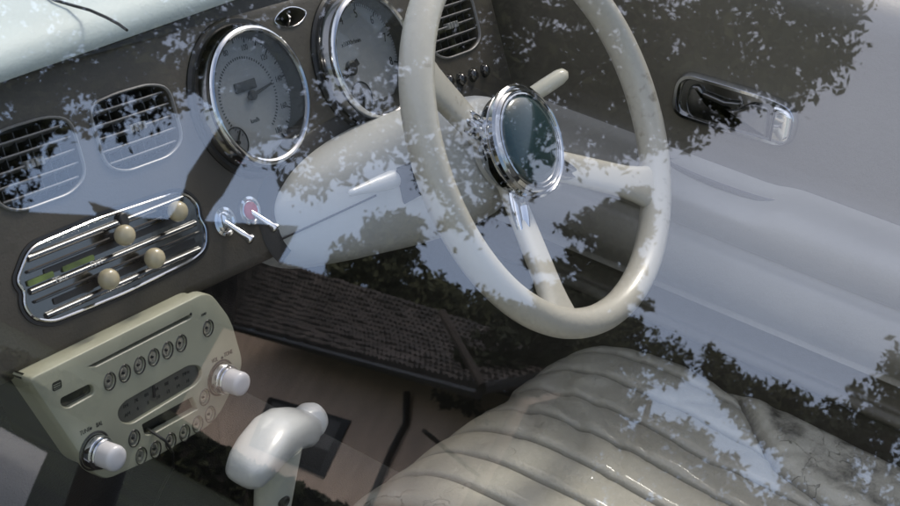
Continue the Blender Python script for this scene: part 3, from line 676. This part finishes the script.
# skirts closing the cushion
bm = NB()
box(bm, XL + .012 - se.x, XR - .03 - se.x, -.62 - se.y, .02 - se.y, .34 - se.z, .50 - se.z); obj('seat_base', bm, dark, seat, smooth=False)
path = []
for k in range(0):
    y = -.13 - .40 * k / 29; path.append(Vector((bolster_x(y), y, .607)) - se)
bm = NB(); secs = []
for k in range(9):
    t = k / 8; z = .56 + .36 * t; y = -.62 - .14 * t; hw = .215 - .05 * t ** 3; secs.append([Vector((.366 + hw * math.copysign(abs(math.cos(u)) ** .6, math.cos(u)), y - .05 + .06 * math.sin(u), z)) - se for u in [2 * math.pi * i / 32 for i in range(32)]])
loft(bm, secs); obj('backrest', bm, leather_m, seat, angle=80)

# ================================================================== FAR DOOR
door = empty('driver_door', (.62, -.3, .35), 'dark vinyl trimmed far door with chrome pull handle and long armrest', 'car door'); do = door.location
bm = NB(); YS = [.56 - .0125 * i for i in range(152)]
def armp(y):   # how far the armrest bulges here
    return 1.0 if y < -.16 else (0.55 if y > -.135 else .55 + .45 * (-.135 - y) / .025)
secs = []; arm_secs = []
for y in YS:
    a = armp(y); lump = a
    e_ = 1 - a
    pr = [(.640, 1.030), (.632, 1.020), (.618, 1.014), (.606, 1.004), (.600, .985), (.603, .93), (.604, .88), (.605, .84), (.604, .828),
          (.600, .818 - .012 * e_), (.590, .812 - .016 * e_), (.574, .808 - .018 * e_), (.561, .803 - .018 * e_), (.552, .793 - .012 * e_), (.550, .780), (.556, .764), (.567, .751), (.575, .746), (.573, .740), (.566, .733), (.562, .718), (.565, .700), (.575, .684), (.586, .672), (.589, .668), (.588, .662),
          (.594, .650), (.597, .632), (.590, .628), (.586, .622), (.588, .616), (.598, .610), (.606, .603), (.612, .50), (.615, .25)]
    def smooth_(P, k=4):
        o = []
        for i in range(len(P) - 1):
            p0, p1, p2, p3 = [Vector(P[max(0, min(len(P) - 1, i + q_))]) for q_ in (-1, 0, 1, 2)]
            for j_ in range(k): t_ = j_ / k; q = .5 * (2 * p1 + (p2 - p0) * t_ + (2 * p0 - 5 * p1 + 4 * p2 - p3) * t_ * t_ + (3 * p1 - p0 - 3 * p2 + p3) * t_ ** 3); o.append((q.x, q.y))
        return o + [P[-1]]
    ar = smooth_([p_ for p_ in pr if .655 < p_[1] < .826]); pr = smooth_(pr)
    secs.append([Vector((x, y, z)) - do for x, z in pr])
    arm_secs.append([Vector((x - .003, y, z)) - do for x, z in ar])
loft(bm, secs, closed=False); obj('door_trim', bm, door_m, door, angle=60)
bm = NB(); loft(bm, arm_secs, closed=False); obj('armrest', bm, mat('armrest_vinyl', (.27, .255, .22), .42, bump=.5, bscale=300, var=.10, vscale=7, bdist=.0006), door, angle=60)
bm = NB(); loft(bm, [[Vector((x, y, z)) - do for x, z in ((.641, 1.028), (.70, 1.02), (.76, .98), (.80, .88), (.82, .70), (.80, .4), (.66, .4))] for y in (.58, -1.36)]); obj('door_skin', bm, body_m, door, angle=40)
# pull pocket in the armrest
bm = NB(); pk = [(-.085 + .062 * math.cos(t), .7885 + 0 * t, .012 * math.sin(t)) for t in [2 * math.pi * i / 30 for i in range(30)]]
loft(bm, [[Vector((.583 + c * k, y * 1, .8005 + w)) - do for (y, z, c) in pk] for k, w in ((1.25, .0), (1.2, .004), (1.0, .005), (.9, .001))], cap=False); obj('pull_pocket', bm, mat('pocket_lip', (.11, .105, .10), .4), door)
# chrome inner handle
cy, cz = -.0735, .8725; hl, hh = .0665, .0245
HMx = mk(Vector((.604, cy, cz)), Vector((0, -1, 0)), Vector((0, 0, 1)), Vector((-1, 0, 0)))
HMx = HMx @ Matrix.Rotation(R(4), 4, 'Z'); Lh = Matrix.Translation(-do) @ HMx
def lh(bm): bmesh.ops.transform(bm, matrix=Lh, verts=bm.verts[:]); return bm
so_ = rpoly([(-hl, -hh * .9), (-hl, hh * 1.05), (hl * .45, hh * .98), (hl, hh * .72), (hl, -hh), (-hl * .5, -hh)], [.024, .022, .03, .020, .022, .02], 8)[::-1]
bm = NB(); ringplate(bm, so_, [(-.0015, .001), (-.001, .005), (.0015, .0085), (.0045, .0085), (.006, .005), (.0065, .001)]); hd = obj('inner_handle', lh(bm), chrome, door)
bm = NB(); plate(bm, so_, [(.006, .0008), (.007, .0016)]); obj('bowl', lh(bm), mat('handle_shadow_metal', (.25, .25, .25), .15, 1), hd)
pad_ = rpoly([(-.046, -.0205), (-.053, -.004), (-.050, .014), (-.038, .016), (-.030, .001), (-.012, -.004), (.006, .002), (.016, .012), (.036, .013), (.040, -.0205)], [.014, .014, .008, .006, .012, .012, .012, .006, .004, .003], 6)[::-1]
bm = NB(); plate(bm, pad_, [(0, .002), (0, .0045), (.0012, .0062), (.004, .0068)]); obj('lever', lh(bm), chrome_worn, hd, angle=50)
bm = NB(); plate(bm, rpoly([(.0415, -.021), (.0415, .0165), (.052, .0165), (.0635, .012), (.0635, -.021)], [.002, .003, .01, .012, .016], 6)[::-1], [(0, .002), (0, .0078), (.0018, .0098), (.005, .0105)]); obj('end_cap', lh(bm), chrome, hd, angle=50)
bm = NB(); tube(bm, [(-.034, .0075, .0045), (-.010, .0045, .006), (.006, .007, .0055)], .0028, 10); obj('catch', lh(bm), chrome_worn, hd)

# ================================================================== STREET MIRRORED IN THE WINDOW
roofm = mat('dark_roof_tiles', (.05, .041, .039), .85, var=.3, vscale=1.5)
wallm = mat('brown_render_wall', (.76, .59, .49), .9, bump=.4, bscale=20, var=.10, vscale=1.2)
wall2m = mat('shaded_brown_render', (.36, .29, .255), .9, bump=.4, bscale=20, var=.10, vscale=1.2)  # darker copy of the wall render, the side wall's shade put into its colour
winm = mat('dark_window_glass', (.02, .022, .025), .1)
framem = mat('dark_window_frame', (.012, .011, .011), .5)
K = 1.6
Ec = seen(481, 389, 18 * K); El = seen(225, 322, 33.5 * K); Rl = seen(196, 236, 35 * K); Rr = seen(606, 366, 21.5 * K); 
Ell = El + (El - Ec) * .8; Rll = Rl + (Rl - Rr) * .5
house = empty('tiled_house', Vector((Ec.x, Ec.y, 0)), 'brown rendered house with dark tiled roof and small dark window, mirrored in the car window', 'house'); ho = house.location
def quad_uv(name, pts, material, parent, th=.18, udir=None):
    bm = NB(); vs = [bm.verts.new(p - ho) for p in pts]; lo = [bm.verts.new(p - ho - Vector((0, 0, th))) for p in pts]
    fs = [bm.faces.new((vs[0], vs[1], vs[2])), bm.faces.new((vs[0], vs[2], vs[3]))] if len(pts) == 4 else [bm.faces.new(vs)]
    uv = bm.loops.layers.uv.new('UVMap'); e1 = (pts[1] - pts[0]).normalized(); nn = e1.cross(pts[2] - pts[0]).normalized(); e2 = nn.cross(e1)
    for f in fs:
        for lp in f.loops: d = lp.vert.co + ho - pts[0]; lp[uv].uv = (d.dot(e1), d.dot(e2))
    nv = len(vs)
    for i in range(nv): bm.faces.new((vs[i], lo[i], lo[(i + 1) % nv], vs[(i + 1) % nv]))
    bm.faces.new(lo[::-1])
    me = bpy.data.meshes.new(name); bm.to_mesh(me); bm.free(); me.materials.append(material)
    o = bpy.data.objects.new(name, me); COL.objects.link(o); o.parent = parent; return o
def patch(u, v): return Ec.lerp(Ell, u).lerp(Rr.lerp(Rll, u), v)
nrow, ncol = 15, 130
up_ = (patch(.1, .1) - patch(.1, 0)).cross(patch(.2, 0) - patch(.1, 0)).normalized()
if up_.z < 0: up_ = -up_
bm = NB()
for j in range(nrow):
    v0, v1 = j / nrow, (j + 1.12) / nrow; rows_ = []
    for v, hgt in ((v0, -.10), (v0, .07), (v1, .0)):
        r_ = []
        for i in range(ncol * 4 + 1):
            u = (i / (ncol * 4)) ** 1.0; ph = (i / 4 + .5 * (j % 2)) % 1
            r_.append(bm.verts.new(patch(u, min(v, 1)) + up_ * (hgt * (1 + .5 * noise.noise(Vector((i * .13, j * 3.7, 2)))) + .075 * abs(math.sin(math.pi * ph)) + .05 * noise.noise(Vector((i * .09, j * .8, 0)))) - ho))
        rows_.append(r_)
    for r0, r1 in zip(rows_, rows_[1:]):
        for i in range(ncol * 4): bm.faces.new((r0[i], r0[i + 1], r1[i + 1], r1[i]))
rf = obj('roof', bm, mat('brown_roof_tiles', (.068, .058, .056), .8, var=.6, vscale=1.6), house, angle=30)
bm = NB(); tube(bm, [Ell - ho + Vector((0, 0, -.12)), Ec - ho + Vector((0, 0, -.12))], .10, 8); obj('gutter', bm, framem, house)
bm = NB(); hp = seen(440, 316, 18.8 * K); tube(bm, [Ec - ho + Vector((0, 0, .06)), hp - ho + Vector((0, 0, .08))], .09, 8); obj('hip_tiles', bm, roofm, house)
bm = NB(); tube(bm, [Ec - ho, Rr - ho], .12, 8); obj('verge_board', bm, framem, house)
# walls
tow = Vector((.68, .73, 0)); along = (Ec - El); along.z = 0; along.normalize(); nrm = Vector((-along.y, along.x, 0))
if nrm.dot(Vector((-Ec.x, -Ec.y, 0))) < 0: nrm = -nrm
c1 = Vector((Ec.x, Ec.y, 0)) - nrm * 1.2 - along * 1.2
c0 = Vector((El.x, El.y, 0)) - nrm * 1.2 - along * 6
def wallq(name, a, b, ztop_a, ztop_b, th, material, z0=-.0):
    bm = NB(); off = (b - a).normalized().cross(Vector((0, 0, 1))) * th
    loft(bm, [[a + Vector((0, 0, z0)) - ho + o_, b + Vector((0, 0, z0)) - ho + o_, b + Vector((0, 0, ztop_b)) - ho + o_, a + Vector((0, 0, ztop_a)) - ho + o_] for o_ in (Vector(), off)])
    return obj(name, bm, material, house, smooth=False)
def wall_hit(px, py, a, b):
    h, r = refl(px, py); nn = (b - a).normalized().cross(Vector((0, 0, 1))); t = (a - h).dot(nn) / r.dot(nn); return h + r * t
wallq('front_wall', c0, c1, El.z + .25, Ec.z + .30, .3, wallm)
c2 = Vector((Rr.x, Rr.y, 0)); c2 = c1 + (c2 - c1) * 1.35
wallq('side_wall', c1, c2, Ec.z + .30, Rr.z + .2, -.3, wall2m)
wn = (c1 - c0).normalized().cross(Vector((0, 0, 1))); 
if wn.dot(GP - c1) < 0: wn = -wn
wq = [wall_hit(*p, c0, c1) for p in ((270, 397), (352, 421), (325, 478), (250, 446))]
bm = NB(); loft(bm, [[p + wn * k - ho for p in wq] for k in (-.02, .04)]); wf = obj('window', bm, framem, house, smooth=False)
cc = sum(wq, Vector()) / 4
def sub(u0, u1, v0, v1):
    def P(u, v): return wq[0].lerp(wq[1], u).lerp(wq[3].lerp(wq[2], u), v)
    return [P(u0, v0), P(u1, v0), P(u1, v1), P(u0, v1)]
bm = NB(); loft(bm, [[p + wn * k - ho for p in sub(.08, .93, .08, .58)] for k in (.03, .05)]); obj('pane', bm, mat('curtained_glass', (.16, .16, .17), .3), wf, smooth=False)
bm = NB(); loft(bm, [[p + wn * k - ho for p in sub(.08, .93, .60, .93)] for k in (.03, .05)]); obj('pane', bm, winm, wf, smooth=False)
dp = [wall_hit(*p, c0, c1) + wn * .12 for p in ((411, 396), (410, 426), (393, 460), (372, 510), (350, 560))]
bm = NB(); tube(bm, [p - ho for p in dp], .085, 8); obj('downpipe', bm, framem, house)
dk = [wall_hit(*p, c1, c2) for p in ((537, 381), (560, 380), (572, 396), (520, 438), (512, 425))]
w2n = (c2 - c1).normalized().cross(Vector((0, 0, 1)))
if w2n.dot(GP - c1) < 0: w2n = -w2n
bm = NB(); loft(bm, [[p + w2n * k - ho for p in dk] for k in (-.02, .05)]); obj('side_window', bm, winm, house, smooth=False)
cr_ = [wall_hit(*p, c1, c2) + w2n * .04 for p in ((422, 430), (455, 457), (492, 487))]
bm = NB(); tube(bm, [p - ho for p in cr_], .045, 6); obj('handrail', bm, framem, house)

# pale driveway at the lower left of the mirrored view
def onground(px, py):
    h, r = refl(px, py); return h + r * ((.012 - h.z) / r.z)
dw = [onground(*p) for p in ((-90, 392), (0, 427), (47, 453), (36, 478), (22, 512), (0, 600), (-120, 600))]
bm = NB(); loft(bm, [[p + Vector((0, 0, k)) for p in dw] for k in (-.008, 0)])
props(obj('driveway', bm, mat('pale_paving', (.55, .54, .52), .9, bump=.4, bscale=8, var=.08, vscale=1), smooth=False), kind='structure')

# dark barn behind the trunk
ta = seen(-260, 243, 60); tb_ = seen(196, 229, 60); tb_ = tb_ + (tb_ - ta) * .25
b = Vector((tb_.x, tb_.y, 0)); a = Vector((ta.x, ta.y, 0)); za, zb = ta.z, tb_.z
barn = empty('dark_barn', b, 'long dark timber barn left of the tiled house, mirrored behind the tree trunk', 'barn'); bo = barn.location
bk = (b - a).normalized().cross(Vector((0, 0, 1))) * 6
if bk.dot(b) < 0: bk = -bk
barnm = mat('dark_timber', (.035, .03, .026), .9, bump=.5, bscale=6, var=.25, vscale=1)
bm = NB(); loft(bm, [[a - bo, a + bk - bo, a + bk + Vector((0, 0, za)) - bo, a + Vector((0, 0, za)) - bo], [b - bo, b + bk - bo, b + bk + Vector((0, 0, zb)) - bo, b + Vector((0, 0, zb)) - bo]]); obj('wall', bm, barnm, barn, smooth=False)

# ---- foliage
def leafmat(name, c, c2):
    M = mat(name, c, .75, col2=c2, vscale=1.3, spec=.2); return M
lm1 = leafmat('dark_leaves', (.030, .034, .018), (.055, .060, .030)); lm2 = leafmat('olive_leaves', (.055, .062, .035), (.09, .095, .055)); lm3 = leafmat('conifer_needles', (.018, .024, .016), (.035, .042, .026))
bark = mat('bark', (.06, .05, .04), .9, bump=.8, bscale=12)
rnd = random.Random(3)
def leaf(verts, faces, c, size, asp=.55, droop=0):
    a = Vector((rnd.gauss(0, 1), rnd.gauss(0, 1), rnd.gauss(0, 1) - droop)).normalized(); b = a.cross(Vector((rnd.gauss(0, 1), rnd.gauss(0, 1), rnd.gauss(0, 1)))).normalized()
    i = len(verts); s = size * rnd.choice((.55, .8, 1, 1.2, 1.7)) * rnd.uniform(.8, 1.2); verts += [c - a * s * .5, c + b * s * asp * .5, c + a * s * .5, c - b * s * asp * .5]; faces.append((i, i + 1, i + 2, i + 3))
def mesh_of(name, verts, faces, material, parent, off):
    me = bpy.data.meshes.new(name); me.from_pydata([v - off for v in verts], [], faces); me.materials.append(material)
    o = bpy.data.objects.new(name, me); COL.objects.link(o); o.parent = parent; return o
def inpoly(x, y, poly):
    c = False; j = len(poly) - 1
    for i in range(len(poly)):
        xi, yi = poly[i]; xj, yj = poly[j]
        if (yi > y) != (yj > y) and x < (xj - xi) * (y - yi) / (yj - yi) + xi: c = not c
        j = i
    return c
def crown(polys, size, spread, per, asp=.55, droop=0.5, gaps=0):
    """polys: (polygon on the mirrored view, clusters, near, far)"""
    V, F = [], []
    for poly, cnt, dn, df in polys:
        xs = [p[0] for p in poly]; ys = [p[1] for p in poly]; k = 0
        while k < cnt:
            x = rnd.uniform(min(xs), max(xs)); y = rnd.uniform(min(ys), max(ys))
            if not inpoly(x, y, poly): continue
            k += 1
            if gaps and noise.noise(Vector((x / 34, y / 22, 1.7))) + .6 * noise.noise(Vector((x / 12, y / 9, 5))) < -gaps + .0: continue
            c = seen(x, y, rnd.uniform(dn, df)); ax = Vector((rnd.gauss(0, 1), rnd.gauss(0, 1), rnd.gauss(0, .6) - .5)).normalized() * spread
            for q in range(per):
                leaf(V, F, c + ax * rnd.uniform(-1, 1) + Vector((rnd.gauss(0, 1), rnd.gauss(0, 1), rnd.gauss(0, 1))) * spread * .28, size, asp, droop)
    return V, F
# the big tree: its crown hangs over the view, its trunk stands at the left
big_polys = [
    ([(-200, -160), (1150, -160), (1000, -60), (860, -10), (850, 45), (800, 68), (740, 60), (700, 85), (640, 95), (560, 70), (470, 90), (420, 120), (330, 60), (250, 75), (200, 70), (130, 85), (60, 95), (30, 140), (-20, 220), (-200, 260)], 3300, 7.0, 11.5),
    ([(-200, 60), (60, 80), (80, 120), (40, 175), (10, 230), (-60, 300), (-200, 320)], 330, 8, 10.5),
    ([(90, 70), (125, 75), (125, 130), (105, 135)], 22, 8, 9), ([(130, 70), (180, 70), (170, 112), (150, 108)], 16, 8, 9),
    ([(200, 60), (330, 60), (300, 130), (250, 150), (215, 110)], 85, 8, 10),
    ([(290, 110), (410, 100), (420, 160), (370, 165), (300, 195), (285, 170)], 80, 8, 10),
    ([(410, 80), (560, 60), (560, 130), (520, 175), (470, 170), (450, 200), (430, 190), (415, 150)], 190, 8, 10),
    ([(500, 150), (530, 160), (500, 200), (450, 240), (445, 225)], 26, 8, 9),
    ([(560, 60), (700, 80), (690, 120), (640, 150), (590, 165), (560, 150)], 150, 8, 10),
    ([(690, 60), (790, 60), (800, 90), (745, 100), (700, 130), (675, 150), (670, 110)], 85, 8, 10),
    ([(790, 0), (860, 0), (855, 60), (800, 90)], 50, 8, 10),
]
tb = seen(175, 250, 9.5); 
big = empty('broadleaf_tree', Vector((tb.x, tb.y, 0)), 'large dark broadleaf tree whose leafy boughs hang across the top of the window reflection', 'tree')
V, F = crown([(p_, int(c_ * 1.5), n0, n1) for p_, c_, n0, n1 in big_polys], .052, .14, 22, .5, .5, .25); mesh_of('crown', V, F, lm1, big, big.location)
trunk = [seen(150, 420, 9.4), seen(178, 238, 9.4), seen(205, 185, 9.3), seen(245, 120, 9.2), seen(290, 40, 9.0), seen(340, -60, 9)]
trunk[0].z = 0
bm = NB(); tube(bm, [p - big.location for p in trunk], [.15, .13, .125, .11, .09, .06], 12); obj('trunk', bm, bark, big)
bm = NB()
for pl, r in ((((265, 80), (330, 60), (420, 50), (520, 20)), (.06, .05, .04, .02)), (((290, 40), (420, -10), (600, 20), (780, 30)), (.07, .055, .04, .015)), (((245, 120), (190, 80), (120, 60), (20, 90)), (.06, .045, .03, .015))):
    tube(bm, [seen(x, y, 9.2) - big.location for x, y in pl], list(r), 8)
obj('bough', bm, bark, big)
def tree(name, label, polys, size, spread, per, material, base, tr, group=None, asp=.5):
    b = seen(*base); b.z = 0; e = empty(name, b, label, 'tree', group)
    V, F = crown(polys, size, spread, per, asp, 0); mesh_of('crown', V, F, material, e, e.location)
    t = seen(*tr); bm = NB(); tube(bm, [Vector(), Vector((t.x - b.x, t.y - b.y, t.z)) * .5 + Vector((.1, 0, 0)), Vector((t.x - b.x, t.y - b.y, t.z))], [.22, .16, .05], 8); obj('trunk', bm, bark, e)
tree('garden_tree', 'small olive tree with a rounded crown behind the ridge of the tiled roof', [
    ([(368, 226), (380, 218), (388, 228), (384, 250), (368, 246)], 26, 50, 52), ([(395, 220), (405, 214), (418, 226), (414, 250), (398, 254), (388, 244)], 30, 50, 52),
    ([(330, 262), (340, 244), (356, 246), (372, 256), (390, 250), (412, 256), (414, 290), (400, 320), (330, 300)], 130, 50, 53),
    ([(420, 280), (436, 274), (450, 286), (460, 300), (455, 345), (410, 335)], 110, 49, 52)], .24, .42, 30, lm2, (395, 330, 51), (395, 245, 51))
tree('round_tree', 'low dark bush tree at the roof end left of the conifer', [([(455, 300), (480, 296), (530, 310), (560, 330), (600, 350), (600, 372), (470, 345)], 150, 46, 50)], .24, .42, 26, lm1, (520, 380, 48), (520, 330, 48))
# conifer with tiers of branches
cb = seen(604, 262, 33); ct = seen(628, 176, 33); cb.z = 0
con = empty('conifer_tree', cb, 'dark conifer with drooping tiers standing beyond the right end of the tiled roof', 'tree')
V, F = [], []; H = ct.z - .0
for k in range(170):
    t = rnd.random(); zz = H * .38 + H * .60 * t; ln_ = (1 - t) ** .42 * 2.15 * rnd.uniform(.55, 1.1) + .15; a = rnd.uniform(0, 2 * math.pi); dr = Vector((math.cos(a), math.sin(a), -.15))
    for q in range(int(30 + ln_ * 85)):
        s = rnd.random() ** .7; c = cb + Vector((0, 0, zz)) + dr * ln_ * s + Vector((rnd.gauss(0, .07), rnd.gauss(0, .07), .12 * math.sin(s * 6) + rnd.gauss(0, .06) - .12 * s)); leaf(V, F, c, .19, .4)
mesh_of('crown', V, F, lm3, con, con.location)
bm = NB(); tube(bm, [(0, 0, 0), (0, 0, H * .5), (0, 0, H * .97)], [.16, .11, .02], 8); obj('trunk', bm, bark, con)
tree('spreading_tree', 'loose broadleaf tree seen over the pleated seat, right of the conifer', [
    ([(590, 330), (640, 320), (680, 345), (690, 375), (650, 385), (640, 420), (700, 430), (740, 470), (760, 520), (560, 520), (540, 470), (560, 400)], 560, 26, 31),
    ([(700, 352), (720, 352), (732, 372), (760, 385), (800, 400), (840, 425), (860, 470), (800, 470), (740, 420), (705, 372)], 240, 26, 31)], .125, .24, 24, lm1, (640, 560, 28), (650, 400, 28))
tree('hedge_tree', 'dense dark tree at the right edge of the window reflection', [([(800, 440), (845, 400), (870, 372), (900, 350), (1050, 330), (1100, 560), (760, 560), (760, 500)], 700, 24, 28)], .125, .24, 24, lm3, (900, 560, 26), (900, 400, 26))
# hedge in front of the house
bm = NB(); h0 = seen(160, 425, 24); h1 = seen(345, 512, 24); V, F = [], []
hb = Vector((h0.x, h0.y, 0)); hd_ = empty('clipped_hedge', hb, 'long dark clipped hedge below the brown wall in the window reflection', 'hedge')
h0e = h0 + (h0 - h1) * .8; h1e = h1 + (h1 - h0) * 3
for k in range(16000):
    t = rnd.random(); c = h0e.lerp(h1e, t); zt = c.z; c.z = rnd.uniform(0, max(.2, zt)) if rnd.random() < .75 else zt; c += Vector((rnd.gauss(0, .12), rnd.gauss(0, .12), rnd.gauss(0, .03))); leaf(V, F, c, .18, .6)
mesh_of('foliage', V, F, lm1, hd_, hb)
bm = NB(); dv = (h1e - h0e); dv.z = 0; sd_ = dv.normalized().cross(Vector((0, 0, 1))) * .15
loft(bm, [[h0e + s_ * sd_ + Vector((0, 0, 0)) - hb for s_ in (-1, 1)] + [h1e + s_ * sd_ - hb for s_ in (1, -1)], [Vector(((h0e + s_ * sd_).x, (h0e + s_ * sd_).y, 0)) - hb for s_ in (-1, 1)] + [Vector(((h1e + s_ * sd_).x, (h1e + s_ * sd_).y, 0)) - hb for s_ in (1, -1)]])
obj('twigs', bm, bark, hd_, smooth=False)
